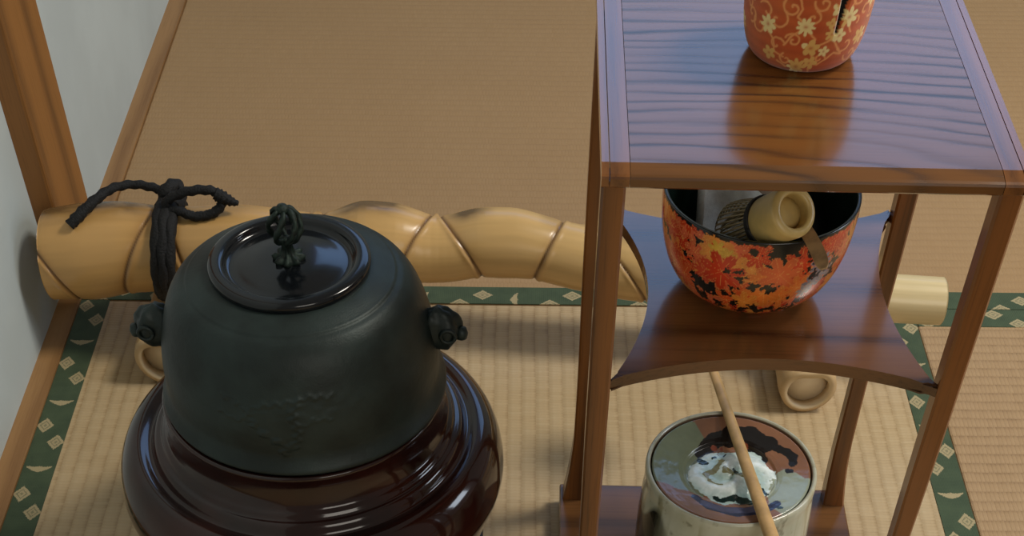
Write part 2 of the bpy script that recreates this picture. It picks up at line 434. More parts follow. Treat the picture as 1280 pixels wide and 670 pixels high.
# feet: short lengths of bamboo, saw-cut end toward the camera, flattened top
M_foot = mat_vcol('foot_bamboo', .4, 90, .08, .0006)
def foot(xc, y0, y1, rw, h, yaw):
    n, m = 40, 56
    ys = np.linspace(0, y1 - y0, n); a = np.linspace(0, 2 * PI, m, endpoint=False)
    def ring(t, kx, kz):
        # bean shape: flattened, slightly dented top
        dent = .16 * np.exp(-((a - PI / 2) / .55) ** 2)
        x = kx * np.cos(a) * (1 + .05 * np.sin(a)); z = kz * (np.sin(a) * (1 - dent * 1.2))
        return x, z
    V, C, F = [], [], []
    for i, t in enumerate(ys):
        k = 1 + .05 * math.sin(t * 35 + 1) + .05 * math.exp(-((t - .012) / .01) ** 2)
        x, z = ring(t, rw * k, h / 2)
        V.append(np.stack([x, np.full(m, t), z + h / 2 + .0016], -1))
        C.append(np.tile(L3((194, 162, 116)), (m, 1)) * (.85 + .3 * fbm(a * 4, np.full(m, t * 60), 4))[:, None])
    for i in range(n - 1):
        for j in range(m): k = (j + 1) % m; F.append((i * m + j, i * m + k, (i + 1) * m + k, (i + 1) * m + j))
    # near end: rim, bore and back wall
    def bore(i, sg, depth):
        n0 = len(V) * m
        x, z = ring(0, rw * .80, h / 2 * .74); t = ys[i]
        V.append(np.stack([x, np.full(m, t - sg * .001), z + h / 2 + .0003], -1)); C.append(np.tile(L3((214, 190, 150)), (m, 1)))
        V.append(np.stack([x * .98, np.full(m, t + sg * depth), z + h / 2 + .0003], -1)); C.append(np.tile(L3((232, 212, 178)), (m, 1)))
        for j in range(m):
            k = (j + 1) % m
            for A, B in ((i * m, n0), (n0, n0 + m)):
                f = (A + j, A + k, B + k, B + j); F.append(f[::-1] if sg > 0 else f)
        F.append(tuple(range(n0 + m, n0 + 2 * m)))
    bore(0, 1, .011); bore(n - 1, -1, .011)
    V = np.array(V).reshape(-1, 3); C = np.array(C).reshape(-1, 3)
    cs, sn = math.cos(yaw), math.sin(yaw)
    V = np.stack([xc + V[:, 0] * cs - V[:, 1] * sn, y0 + V[:, 0] * sn + V[:, 1] * cs, V[:, 2]], -1) - RO
    return link_mesh('foot', V, F, M_foot, rail, True, C)
foot(.2955, 1.084, 1.265, .0265, .0555, math.radians(2))
foot(-.3620, 1.118, 1.315, .0255, .0590, math.radians(0))

# cords lashing pole to feet
M_cord = Mat('black_cord'); _n = M_cord.noise(None, 500, 3); M_cord.bump(_n, .8, .0015)
M_cord = M_cord.set(M_cord.mix(_n, lin((3, 3, 4)), lin((9, 10, 12))), .75)
def cord(x, lean, w, foot_top, tails):
    ph = np.linspace(0, 2 * PI, 73)
    def loopband(dx, rad):
        P = pole_pt(x + dx + lean * np.cos(ph), ph, rad * .85) - RO
        return tube('cord_turn', P, rad, M_cord, None, 10, None, (.14, 3, .9))
    a = tube('cord', pole_pt(x - w / 2 + lean * np.cos(ph), ph, .0045) - RO, .0062, M_cord, rail, 12, None, (.12, 3, .9))
    b = tube('cord_turn', pole_pt(x + w / 2 + lean * np.cos(ph), ph, .0045) - RO, .0062, M_cord, a, 12, None, (.12, 3, .9))
    c = tube('cord_turn', pole_pt(x + lean * np.cos(ph), ph, .0065) - RO, .0058, M_cord, a, 12, None, (.12, 3, .9))
    return a
cL = cord(-.3540, .0045, .0125, .059, True)
cL.name = 'cord'
# knot, bow loop and two tails on the left cord
kn = pole_pt(np.array([-.3475]), np.array([math.radians(-22)]), .012)[0]
def rel(P): return np.asarray(P, float) - RO
ball = []
t = np.linspace(0, 2 * PI, 60)
tube('knot', rel(np.stack([kn[0] + .007 * np.cos(t), kn[1] + .006 * np.sin(2 * t), kn[2] - .004 + .011 * np.sin(t)], -1)), .0068, M_cord, cL, 10, None, (.12, 3, .9))
tube('bow_loop', rel([(-.349, 1.203, .150), (-.345, 1.204, .1600), (-.325, 1.206, .1680), (-.3035, 1.207, .1690), (-.2945, 1.207, .1630), (-.2935, 1.204, .1545), (-.3038, 1.200, .1475), (-.3204, 1.198, .1455), (-.3352, 1.200, .1500), (-.347, 1.202, .1490)]), .0046, M_cord, cL, 10, 110, (.14, 3, .9))
tube('tail', rel([(-.2985, 1.206, .1660), (-.292, 1.206, .1625), (-.284, 1.206, .1580), (-.2765, 1.205, .1560)]), [.0060, .0064, .0048, .0022], M_cord, cL, 10, 40, (.14, 3, .9))
tp = [pole_pt(np.array([a]), np.array([math.radians(b)]), c)[0] for a, b, c in ((-.352, -20, .012), (-.366, -24, .016), (-.386, -24, .018), (-.405, -14, .016), (-.420, 2, .012), (-.4345, 18, .008), (-.4430, 27, .006))]
tube('tail', rel(tp), [.0046, .0044, .0042, .0044, .005, .0056, .0052], M_cord, cL, 10, 70, (.14, 3, .9))
# right lashing
cR = cord(.2960, .0, .0125, .0555, False)
a = np.linspace(0, 2 * PI, 49)
tube('tail', rel([(.290, 1.108, .060), (.296, 1.102, .0615), (.304, 1.098, .0605), (.309, 1.104, .058)]), .0045, M_cord, cR, 10, 30, (.12, 3, .9))
tube('cord_turn', rel([(.288, 1.112, .060), (.290, 1.125, .066), (.291, 1.140, .078), (.292, 1.150, .088)]), .0048, M_cord, cR, 10, 30, (.12, 3, .9))

# ------------------------------------------------------------------ brazier (furo), tile and kettle
M_tile = mat_plain('black_tile', (14, 13, 13), .25, 40, .2)
FX, FY = -.1705, .868
tile = box('brazier_tile', -.142, .142, -.142, .142, 0, .013, M_tile, None, .002); tile.location = (FX, FY, 0)
thing(tile, 'square black tile lying on the mat under the brown brazier', 'tile')

M_lac = Mat('brown_lacquer'); _n = M_lac.noise(None, 14, 3)
M_lac = M_lac.set(M_lac.mix(M_lac.ex('ss(.3,.75,n)', n=_n), lin((30, 13, 10)), lin((54, 23, 16))), .12, coat=.35, coat_rough=.04, spec=.4)
furo = empty('brazier', (FX, FY, .013)); thing(furo, 'glossy dark brown round brazier with stepped rings holding the iron kettle', 'brazier')
fp = [(.060, .000), (.100, .000), (.112, .004), (.124, .018), (.138, .042), (.149, .067), (.1565, .089), (.1610, .104), (.1606, .117), (.1580, .129), (.1530, .1390), (.1470, .1455), (.1415, .1478), (.1370, .1472), (.1335, .1455), (.1308, .1450), (.1290, .1470), (.1272, .1508), (.1255, .1534), (.1230, .1547), (.1212, .1545), (.1198, .1560), (.1186, .1583), (.1172, .1590), (.1155, .1605), (.1138, .1650), (.1124, .1710), (.1120, .1800), (.1126, .1862), (.1130, .1885), (.1125, .1902), (.1112, .1907), (.1098, .1900), (.1090, .1870), (.1082, .150), (.1090, .110), (.100, .060), (.06, .045), (.0, .042)]
fpr, _ = resample(smooth_curve(fp, 260), 300)
lathe('brazier_body', fpr, M_lac, furo, 160, close_bot=True)

KX, KY = -.1688, .8700
kettle = empty('iron_kettle', (KX, KY, .10)); thing(kettle, 'black cast iron tea kettle with relief branch and lid, set in the brown brazier', 'kettle')
KO = np.array([KX, KY, .10])
M_iron = Mat('cast_iron'); n1 = M_iron.noise(None, 700, 4, .6); n2 = M_iron.noise(None, 26, 4)
M_iron.bump(M_iron.ex('a*.7+b*.4', a=n1, b=n2), .28, .0008)
M_iron = M_iron.set(M_iron.mix(M_iron.ex('ss(.3,.7,n)', n=n2), lin((24, 34, 32)), lin((40, 53, 51))), .47, metal=.3, spec=.5)
kp = np.array([(.001, .118), (.070, .120), (.092, .130), (.0985, .150), (.1005, .175), (.1015, .1940), (.1050, .2045), (.1122, .2052), (.1134, .2068), (.1128, .2090), (.1112, .2120), (.1092, .2165), (.1080, .2215), (.1078, .2290), (.1075, .2400), (.1052, .2575), (.1008, .2740), (.0962, .2868), (.0908, .2962), (.0850, .3022), (.0815, .3042), (.0795, .3050), (.0780, .3066), (.0765, .3071), (.0700, .3098), (.0640, .3118), (.0600, .3125), (.052, .3125), (.050, .305), (.049, .290)])
kps, kt = resample(smooth_curve(kp, 300), 300)
kps[:, 1] -= .10
branch = [[(-.004, .222), (.001, .230), (-.010, .236), (-.020, .243), (-.026, .252), (-.030, .258)], [(.003, .226), (.008, .235), (.010, .244), (.007, .254), (.009, .262), (.014, .268)],
          [(-.026, .252), (-.040, .249), (-.052, .253)], [(.010, .246), (.024, .252), (.036, .251)], [(-.030, .258), (-.016, .264), (0, .266), (.02, .270), (.04, .268)], [(-.036, .262), (-.044, .268), (-.05, .264)]]
def kfn(R, Z, T):
    a = (np.mod(T + PI / 2 + PI, 2 * PI) - PI) * .11      # arc length from the side facing the camera
    zz = Z + .10; h = np.zeros_like(R)
    near = np.abs(a) < .12
    for k, br in enumerate(branch):
        d = seg_dist(a + .002 * np.sin(zz * 900), zz + .0015 * np.sin(a * 700 + 2), br)
        h = np.maximum(h, np.exp(-(d / (.0017 if k < 2 else .0012)) ** 2) * (.0013 if k < 2 else .0008))
    n = (fbm(a * 150, zz * 200, 2) - .45) * .0013 * np.exp(-((zz - .259) / .010) ** 2) * np.exp(-(a / .07) ** 2)
    rough = (vnoise(a * 320, zz * 320, 9) - .5) * .00012
    return R + np.where(near, h, 0) + n + rough, Z
lathe('kettle_body', kps, M_iron, kettle, 420, kfn, close_bot=False, close_top=False)

M_lid = mat_plain('lid_lacquer', (14, 17, 20), .15, 20, .1, coat=.2, spec=.4)
lp = [(.0, .3070), (.0520, .3070), (.0575, .3085), (.0602, .3122), (.0606, .3155), (.0598, .3182), (.0575, .3196), (.0535, .3200), (.0505, .3196), (.0490, .3182), (.0478, .3158), (.0455, .3142), (.0410, .3143), (.034, .3155), (.024, .3170), (.012, .3178), (.0, .3180)]
lps, _ = resample(smooth_curve(lp, 160), 170); lps[:, 1] -= .10
lid = lathe('kettle_lid', np.maximum(lps, [0, -9]), M_lid, kettle, 128, close_bot=False, close_top=False)
M_knob = mat_plain('bronze_knob', (34, 48, 42), .45, 300, .35, .6, metal=.5)
kz = .2182
# rosette of petals, stem and an openwork ball of loops
def pet(R, Z, T): return R * (1 + .16 * np.cos(8 * T) * (R > .004)), Z + .0010 * np.cos(8 * T) * (R > .006)
kn_ = lathe('knob', [(.0, kz - .002), (.0105, kz - .001), (.0110, kz + .0015), (.0088, kz + .0035), (.0060, kz + .0042), (.0042, kz + .008), (.0040, kz + .012), (.0055, kz + .0145), (.0045, kz + .017), (.0, kz + .018)], M_knob, lid, 64, pet)
loops = []
for k in range(6):
    a0 = k * PI / 3 + .2; t = np.linspace(-1, 1, 24)
    rr = .0028 + .0088 * np.sqrt(np.clip(1 - t ** 2, 0, 1)); tw = a0 + .55 * t
    P = np.stack([rr * np.cos(tw), rr * np.sin(tw), kz + .0275 + .0125 * t], -1)
    loops.append(tube('loop', P, .0021, M_knob, lid, 8, None, (.25, 2, .8)))
loops.append(lathe('finial', [(.0, kz + .037), (.0042, kz + .0385), (.0052, kz + .041), (.0035, kz + .0435), (.0, kz + .0445)], M_knob, lid, 24))
merge(kn_, loops)
# lugs: lumpy mask-like bosses with a ring hole
def lug(sgn, zc, lab):
    th_ = np.linspace(0, PI, 34); ph_ = np.linspace(0, 2 * PI, 48, endpoint=False); TT, PP = np.meshgrid(th_, ph_, indexing='ij')
    d = np.stack([np.sin(TT) * np.cos(PP), np.sin(TT) * np.sin(PP), np.cos(TT)], -1)
    lump = 1 + .20 * (fbm(d[..., 0] * 3 + 5, d[..., 1] * 3 + d[..., 2] * 2.3 + 5, 8) - .45) + .10 * np.sin(5 * PP) * np.sin(TT) ** 2
    sz = np.array([.0175, .0125, .0185])
    P = d * lump[..., None] * sz
    V = P.reshape(-1, 3) + np.array([sgn * .1090, 0, zc])
    F = [(i * 48 + j, (i + 1) * 48 + j, (i + 1) * 48 + (j + 1) % 48, i * 48 + (j + 1) % 48) for i in range(33) for j in range(48)]
    o = link_mesh('lug', V, F, M_iron, kettle, True)
    b = lathe('lug_nub', [(.0, -.006), (.0045, -.004), (.0052, .0), (.0040, .004), (.0, .0055)], M_iron, o, 20)
    b.location = (sgn * .1265, -.001, zc - .004)
    t = np.linspace(0, 2 * PI, 33)
    tube('lug_ring', np.stack([sgn * (.1165 + 0 * t), -.0115 + 0 * t, zc], -1) if False else np.stack([sgn * .1165 + .0055 * np.cos(t), -.0118 + 0 * t, zc + .0055 * np.sin(t)], -1), .0017, M_iron, o, 8)
    return o
lug(1, .258 - .10, ''); lug(-1, .258 - .10, '')

# ------------------------------------------------------------------ wooden stand
M_wx = Mat('zelkova_top')
_w = M_wx.noise(M_wx.svec(4, 22, 7), 1.0, 3, .55); _w2 = M_wx.noise(M_wx.svec(2.5, 6, 3), 1.0, 1.5, .4)
_r = M_wx.ex('sqrt(((x+.075)*.26)**2+(y+.128)**2)')
_p = M_wx.ex('r*430+r*r*300+(w-.5)*16+(v-.5)*26', r=_r, w=_w, v=_w2)
_g = M_wx.ex('(.5+.5*sin(p))**6', p=_p); _g2 = M_wx.ex('(.5+.5*sin(p*1.0-.7))**1.5', p=_p)
_f = M_wx.noise(M_wx.svec(14, 520, 520), 1, 3, .6); _b = M_wx.noise(M_wx.svec(5, 14, 5), 1, 2)
_q = M_wx.ex('mx(0,mn(1, g*.85*ss(.36,.62,b) + h*.20 + ss(.5,.8,f)*.25))', g=_g, h=_g2, f=_f, b=_b)
_c = M_wx.mix(_q, lin((116, 74, 34)), lin((48, 30, 16)))
M_wx.bump(M_wx.ex('1-g*.7-f*.3', g=_g, f=_f), .16, .0005)
M_wx = M_wx.set(_c, M_wx.ex('.22+.12*q', q=_q), coat=.5, coat_rough=.13)
M_wy = mat_wood('zelkova_batten', (132, 82, 38), (96, 58, 26), 'y', 300, 6, .2, .6, .4, 2)
M_wz = mat_wood('zelkova_leg', (132, 80, 34), (88, 52, 20), 'z', 240, 6, .3, .4, .5, 2)
TX, TY = .1755, .830
stand = empty('display_stand', (TX, TY, 0), math.radians(-1.0))
thing(stand, 'brown wooden two-shelf stand on four legs at the right, holding bowl and jar', 'display stand')
def prof_board(name, x0, x1, prof, mat, parent):
    bm = bmesh.new(); A = [bm.verts.new((x0, y, z)) for y, z in prof]; B = [bm.verts.new((x1, y, z)) for y, z in prof]
    n = len(prof)
    for i in range(n): bm.faces.new((A[i], A[(i + 1) % n], B[(i + 1) % n], B[i]))
    bm.faces.new(A[::-1]); bm.faces.new(B)
    o = bm_obj(name, bm, mat, parent)
    return o
zt = .4795
half = [(-.1130, .4690), (-.1150, .4708), (-.1152, .4755), (-.1147, .4770), (-.1130, .4778), (-.1080, .4787), (-.1050, .4792), (-.1030, .4795)]
pr_ = half + [(-y + .010, z) for y, z in half[::-1]]
top = prof_board('top_board', -.1080, .1080, pr_, M_wx, stand)
for s in (-1, 1):
    a, b = sorted((s * .1084, s * .1198)); prof_board('batten', a, b, pr_, M_wy, top)
    a, b = sorted((s * .1204, s * .1248)); prof_board('edge_strip', a, b, pr_, M_wy, top)

def shelf_outline(n=26):
    c = [(-.1095, -.1045), (.1095, -.1045), (.1095, .1070), (-.1095, .1070)]; sag = [.0258, .0215, .0270, .0290]; out = []
    for i in range(4):
        a = np.array(c[i]); b = np.array(c[(i + 1) % 4]); t = np.linspace(0, 1, n)
        nrm = np.array([-(b - a)[1], (b - a)[0]]) / np.linalg.norm(b - a)
        P = a + (b - a) * t[:, None] + nrm * (sag[i] * np.sin(PI * t) ** .85)[:, None]
        out += [tuple(p) for p in P[:-1]]
        # blunt corner running into the leg
        d = np.array(c[(i + 1) % 4]); out.append(tuple(d + np.sign(d) * .0028))
    return out
bm = bmesh.new(); ol = shelf_outline()
A = [bm.verts.new((x, y, .3135)) for x, y in ol]; B = [bm.verts.new((x, y, .3230)) for x, y in ol]; n = len(ol)
for i in range(n): bm.faces.new((A[i], A[(i + 1) % n], B[(i + 1) % n], B[i]))
bm.faces.new(A[::-1]); bm.faces.new(B)
ed = [e for e in bm.edges if abs(e.verts[0].co.z - e.verts[1].co.z) < 1e-6]
bmesh.ops.bevel(bm, geom=ed, offset=.0012, segments=2, affect='EDGES')
M_ws = mat_wood('zelkova_shelf', (112, 72, 38), (68, 42, 22), 'x', 110, 12, .22, .6, .35, 4, .37)
bm_obj('shelf', bm, M_ws, stand)

def leg(lx, ly):
    sx, sy = (1 if lx > 0 else -1), (1 if ly > 0 else -1)
    zs = np.r_[np.linspace(.022, .12, 16), np.linspace(.14, .4700, 14)]
    h = .0074; c = .0016
    sec = [(-h + c, -h), (h - c, -h), (h, -h + c), (h, h - c), (h - c, h), (-h + c, h), (-h, h - c), (-h, -h + c)]
    V = []
    for z in zs:
        fl = .0075 * max(0, (.105 - z) / .083) ** 1.8
        wst = 1 - .10 * math.exp(-((z - .16) / .07) ** 2)
        for x, y in sec:
            # the outer faces sweep outward at the foot, the inner ones less so
            V.append((lx + x * wst + sx * fl * (1.0 if x * sx > 0 else .35), ly + y * wst + sy * fl * (.6 if y * sy > 0 else .1), z))
    m = 8; F = [(i * m + j, i * m + (j + 1) % m, (i + 1) * m + (j + 1) % m, (i + 1) * m + j) for i in range(len(zs) - 1) for j in range(m)]
    F += [tuple(range(m))[::-1], tuple((len(zs) - 1) * m + j for j in range(m))]
    return link_mesh('leg', V, F, M_wz, stand, False)
for lx in (-.117, .117):
    for ly in (-.1005, .1010): leg(lx, ly)
M_wb = mat_wood('zelkova_base', (112, 74, 40), (72, 47, 26), 'x', 110, 9, .22, .6, .35, 3, .7)
box('base', -.1345, .1325, -.115, .1165, .0, .0235, M_wb, stand, .0015)

# ------------------------------------------------------------------ brocade pouch on the top board
PX, PY, PZ = .1815, .8665, .4797
pouch = empty('brocade_pouch', (PX, PY, PZ)); thing(pouch, 'orange silk brocade pouch with golden vines and flowers, on the top board', 'pouch')
pp = [(.001, .0004), (.026, .0), (.0315, .0016), (.0350, .0060), (.0375, .0130), (.0392, .0220), (.0402, .0330), (.0408, .0450), (.0402, .0560), (.0370, .0660), (.0300, .0735), (.0200, .0780), (.0125, .0805), (.0110, .0830), (.0125, .0865), (.0165, .0905), (.0190, .0945), (.0175, .0950), (.0120, .0900), (.0060, .0870), (.0, .0865)]
pps, pt = resample(smooth_curve(pp, 240), 260)
slit_a0 = .0128          # arc position of the slit, to the right of the front
def arcpos(T, R): return (np.mod(T + PI / 2 + PI, 2 * PI) - PI) * .0385
def pfn(R, Z, T):
    a = arcpos(T, R)
    pl = 1 + .05 * np.sin(14 * T) * np.clip((Z - .066) / .012, 0, 1) + .012 * np.sin(3 * T + 1) * np.clip(Z / .04, 0, 1)
    wsl = .0007 + .0024 * np.clip((Z - .027) / .03, 0, 1)
    s = np.exp(-((a - slit_a0 - .10 * (Z - .03)) / wsl) ** 4) * np.clip((Z - .0275) / .003, 0, 1) * np.clip((.070 - Z) / .006, 0, 1)
    return R * pl - .0045 * s, Z
def spiral(cx, cy, r, a0, turns, sg=1, n=40):
    t = np.linspace(0, 1, n); a = a0 + sg * turns * 2 * PI * t; rr = r * (1 - .86 * t)
    return list(zip(cx + rr * np.cos(a), cy + rr * np.sin(a)))
FLOWERS = [(-.0065, .0335, .0048, 9), (.0195, .0375, .0054, 7), (.0150, .0270, .0040, 5), (.0100, .0285, .0036, 6), (-.0015, .0200, .0048, 5), (.0000, .0095, .0042, 5), (.0070, .0175, .0030, 5),
           (-.0085, .0060, .0056, 8), (.0110, .0440, .0036, 4), (.0085, .0355, .0030, 4), (-.030, .030, .005, 7), (-.028, .012, .004, 5), (.034, .022, .005, 7), (.040, .045, .005, 7), (-.02, .055, .005, 6), (.012, .058, .005, 7), (-.045, .045, .005, 6), (.055, .03, .005, 6), (-.06, .02, .005, 7), (-.075, .045, .005, 6), (.075, .04, .005, 7), (.09, .02, .005, 6), (-.095, .03, .005, 7)]
VINES = [spiral(-.0155, .0440, .0060, 2.5, 1.0), spiral(-.0030, .0390, .0046, 1.2, 1.1, -1), spiral(-.0125, .0240, .0052, 2.9, 1.1, -1), spiral(-.0230, .0190, .0058, .4, .8), spiral(.0220, .0205, .0060, 3.6, .75), spiral(.0265, .0330, .0062, 4.2, .8, -1),
         spiral(-.0240, .0350, .0075, 1.0, .8, -1), spiral(.0015, .0480, .0055, 3.0, 1.0), spiral(.0255, .0480, .0055, 2, 1.0), spiral(.0055, .0125, .004, 0, .9), spiral(-.016, .0105, .0045, 2, 1.0),
         [(-.018, .020), (-.014, .027), (-.009, .031)], [(-.004, .030), (.000, .026), (-.001, .022)], [(.011, .026), (.006, .023), (.001, .021)], [(.0, .015), (.001, .012), (.0, .005), (.001, .001)], [(.017, .033), (.016, .029)], [(.013, .023), (.017, .018), (.020, .014)], [(.005, .008), (.010, .012), (.014, .016), (.020, .014)],
         [(-.030, .026), (-.025, .022), (-.024, .014), (-.018, .012)], [(-.012, .050), (-.010, .044), (-.012, .039), (-.008, .036)], [(.020, .043), (.022, .047)], [(-.022, .008), (-.016, .005)]]
for k in range(34):
    ax_ = rng.uniform(.03, .12) * (1 if k % 2 else -1); VINES.append(spiral(ax_, rng.uniform(.006, .066), rng.uniform(.004, .007), rng.uniform(0, 6), rng.uniform(.7, 1.1), 1 if k % 3 else -1))
def pcol(T, R, Z):
    a = arcpos(T, R); z = Z
    wx = a + .0006 * (vnoise(a * 500, z * 500, 1) - .5); wz = z + .0006 * (vnoise(a * 500, z * 500, 2) - .5)
    b = fbm(a * 90, z * 90, 3)[..., None]
    c = L3((190, 74, 30)) * (1 - b) + L3((210, 108, 46)) * b
    patch = np.clip((vnoise(a * 70 + 3, z * 70, 6) - .5) * 3, 0, 1)[..., None]
    c = c * (1 - .5 * patch) + L3((160, 84, 34)) * .5 * patch
    th = (.94 + .06 * np.sin(z * 9000))[..., None]; c = c * th
    m = np.zeros_like(a)
    for v in VINES: m = np.maximum(m, np.clip(1.5 - seg_dist(wx, wz, v) / .00066, 0, 1))
    vc = L3((236, 160, 92)); c = c * (1 - .9 * m[..., None]) + vc * .9 * m[..., None]
    f = np.zeros_like(a)
    for (fx, fz, fr, np_) in FLOWERS:
        fr = fr * 1.22
        d = np.hypot(wx - fx, wz - fz); an = np.arctan2(wz - fz, wx - fx)
        pr = fr * (.50 + .50 * np.abs(np.cos(np_ * an / 2 + fx * 400))) 
        k = np.clip((pr - d) / .0005 + .5, 0, 1) * (1 - .75 * np.exp(-(d / (fr * .2)) ** 2)); f = np.maximum(f, k)
    fc = np.where((vnoise(a * 120, z * 120, 12) > .45)[..., None], L3((240, 214, 146)), L3((226, 176, 96)))
    c = c * (1 - f[..., None]) + fc * f[..., None]
    wsl = .0007 + .0024 * np.clip((z - .027) / .03, 0, 1); q = a - slit_a0 - .10 * (z - .03)
    inz = (z > .0285) & (z < .069)
    s = (np.abs(q) < wsl) & inz; c[s] = L3((14, 10, 10))
    s2 = (q < -wsl) & (q > -wsl - .0012) & inz & (z < .05); c[s2] = c[s2] * .4 + L3((232, 214, 190)) * .6
    return c
M_silk = mat_vcol('orange_brocade', .6, 900, .25, .0005, sheen=.25, spec=.35)
lathe('pouch_body', pps, M_silk, pouch, 560, pfn, pcol, close_bot=False, close_top=False)
M_pcord = mat_plain('pouch_cord', (150, 60, 90), .7, 300, .3)
t = np.linspace(0, 2 * PI, 49)
tube('drawcord', np.stack([.0118 * np.cos(t), .0118 * np.sin(t), .0828 + 0 * t], -1), .0022, M_pcord, pouch, 10, None, (.15, 3, .9))

# ------------------------------------------------------------------ tea bowl
BX, BY, BZ = .1660, .8350, .3243
bowl = empty('tea_bowl', (BX, BY, BZ)); thing(bowl, 'black tea bowl covered in orange and red maple leaves, on the middle shelf', 'bowl')
bo = [(.001, .0030), (.0280, .0030), (.0290, .0), (.0325, .0), (.0350, .0030), (.0435, .0065), (.0525, .0140), (.0588, .0245), (.0630, .0370), (.0655, .0500), (.0667, .0640), (.0668, .0755), (.0662, .0768)]
bos, bt = resample(smooth_curve(bo, 200), 190)
LEAFCOL = [(206, 62, 26), (214, 84, 36), (224, 116, 46), (192, 50, 24), (226, 140, 60), (216, 98, 60), (200, 70, 40)]
leaves = []
r2 = np.random.RandomState(11)
for k in range(230):
    leaves.append((r2.uniform(-.205, .205), r2.uniform(.0, .078) , r2.uniform(.008, .0155), r2.uniform(0, 6.28), LEAFCOL[r2.randint(len(LEAFCOL))]))
leaves += [(.037, .055, .010, 1.0, (132, 124, 136)), (.040, .047, .011, 2.2, (140, 128, 132)), (.034, .040, .009, .4, (122, 116, 124)), (.030, .034, .007, 3, (150, 140, 140)),
           (-.034, .066, .008, 1.2, (216, 170, 64)), (-.027, .064, .006, 1.9, (206, 158, 60)), (.0, .036, .016, .4, (226, 120, 46)), (.008, .052, .017, 1.0, (222, 100, 48)), (-.030, .050, .018, 2.0, (206, 60, 30)), (-.012, .026, .012, 2.6, (226, 132, 50))]
HOLES = [(-.050, .036, .006), (-.046, .022, .007), (-.033, .018, .006), (-.014, .0165, .006), (.0, .0165, .006), (.016, .0160, .0055), (.030, .0240, .005), (.0445, .0500, .005), (-.058, .052, .005), (-.0085, .0405, .004), (-.040, .031, .0075), (-.006, .0425, .0055), (.003, .0410, .0065), (-.020, .0520, .0035), (-.025, .0520, .0030), (.028, .0535, .0045), (.033, .0580, .004), (-.006, .0205, .0060), (.009, .0195, .0060), (-.020, .0235, .0055), (.022, .0180, .0055), (.034, .0460, .005), (.028, .0640, .007), (.003, .069, .0050), (-.010, .0690, .0045), (.015, .0690, .005), (.018, .030, .004), (-.026, .031, .0035)]
def bcol(T, R, Z):
    a = (np.mod(T + PI / 2 + PI, 2 * PI) - PI) * .064; s = Z
    c = np.tile(L3((14, 16, 14)), a.shape + (1,))
    for (fx, fz, fr, rot, cc) in leaves:
        dx, dz = a - fx, (s - fz) * 1.05
        m = (np.abs(dx) < fr * 1.1) & (np.abs(dz) < fr * 1.1)
        if not m.any(): continue
        d = np.hypot(dx[m], dz[m]); an = np.arctan2(dz[m], dx[m]) - rot
        lobe = np.abs(np.cos(an * 3.5)) ** .7; jag = .10 * np.abs(np.sin(an * 21))
        edge = fr * (.40 + .60 * lobe - jag)
        ins = d < edge
        vein = (np.abs(np.sin(an * 3.5)) * d < .00035) & (d < edge * .9)
        q = c[m]; base_ = L3(cc) * (.82 + .3 * (1 - d / fr))[:, None]
        base_[vein] = base_[vein] * .45 + L3((240, 186, 96)) * .55
        rim = ins & (d > edge - .0006); base_[rim] = base_[rim] * .6 + L3((236, 160, 80)) * .4
        q[ins] = base_[ins]; c[m] = q
    jn = (fbm(a * 420, s * 420, 31, 5) - .45) * .013
    for (hx, hz, hr) in HOLES:
        d = np.hypot(a - hx, (s - hz) * 1.3) + jn; k = d < hr * .8
        c[k] = L3((16, 18, 16))
    band = s > .0740 + jn * .5; c[band] = L3((12, 14, 12))
    tone = (.9 + .2 * fbm(a * 160, s * 160, 17))[..., None]
    return c * tone
M_bowl = mat_vcol('leaf_lacquer', .24, 500, .08, .0003, coat=.35, coat_rough=.12)
lathe('bowl_wall', bos, M_bowl, bowl, 1000, None, bcol, close_bot=False, close_top=False)
M_black = mat_plain('black_lacquer', (22, 38, 31), .3, 30, .2, coat=.3)
bi = [(.0662, .0768), (.0648, .0768), (.0640, .0755), (.0635, .0640), (.0620, .0500), (.0600, .0370), (.0555, .0250), (.0485, .0155), (.0380, .0095), (.0180, .0070), (.0, .0065)]
lathe('bowl_lining', resample(smooth_curve(bi, 80), 80)[0], M_black, bowl, 160, close_bot=False, close_top=False)

# folded cloth standing in the bowl
M_cloth = mat_plain('white_linen', (236, 242, 240), .9, 260, .06, .5)
def cloth():
    nu, nv = 64, 40; V, F = [], []
    u = np.linspace(0, 1, nu); ang = np.linspace(0, 2 * PI, nv, endpoint=False)
    # a soft folded pad: rounded rectangular section swept from side to side
    for i, s in enumerate(u):
        x = -.033 + .066 * s
        e = min(1, min(s, 1 - s) / .06) ** .5
        hh = (.0270 + .0015 * math.sin(9 * s)) * (0.9 + .1 * e); tt = (.0062 + .0008 * math.sin(14 * s + 1)) * max(e, .15)
        for a in ang:
            c, q = math.cos(a), math.sin(a)
            yy = tt * math.copysign(abs(c) ** .6, c); zz = hh * math.copysign(abs(q) ** .5, q)
            yy += .0016 * math.sin(s * 7 + zz * 60) + .0009 * math.sin(zz * 700) * (abs(c) > .5)
            V.append((x, yy, zz))
    for i in range(nu - 1):
        for j in range(nv): k = (j + 1) % nv; F.append((i * nv + j, (i + 1) * nv + j, (i + 1) * nv + k, i * nv + k))
    F.append(tuple(range(nv))); F.append(tuple((nu - 1) * nv + j for j in range(nv))[::-1])
    return V, F
V, F = cloth()
cl = link_mesh('tea_cloth', V, F, M_cloth, None, True); cl.location = (.1600, .8600, .3725); cl.rotation_euler = (math.radians(-46), 0, math.radians(-4))
thing(cl, 'folded white linen cloth tucked inside the maple leaf bowl behind the whisk', 'cloth')

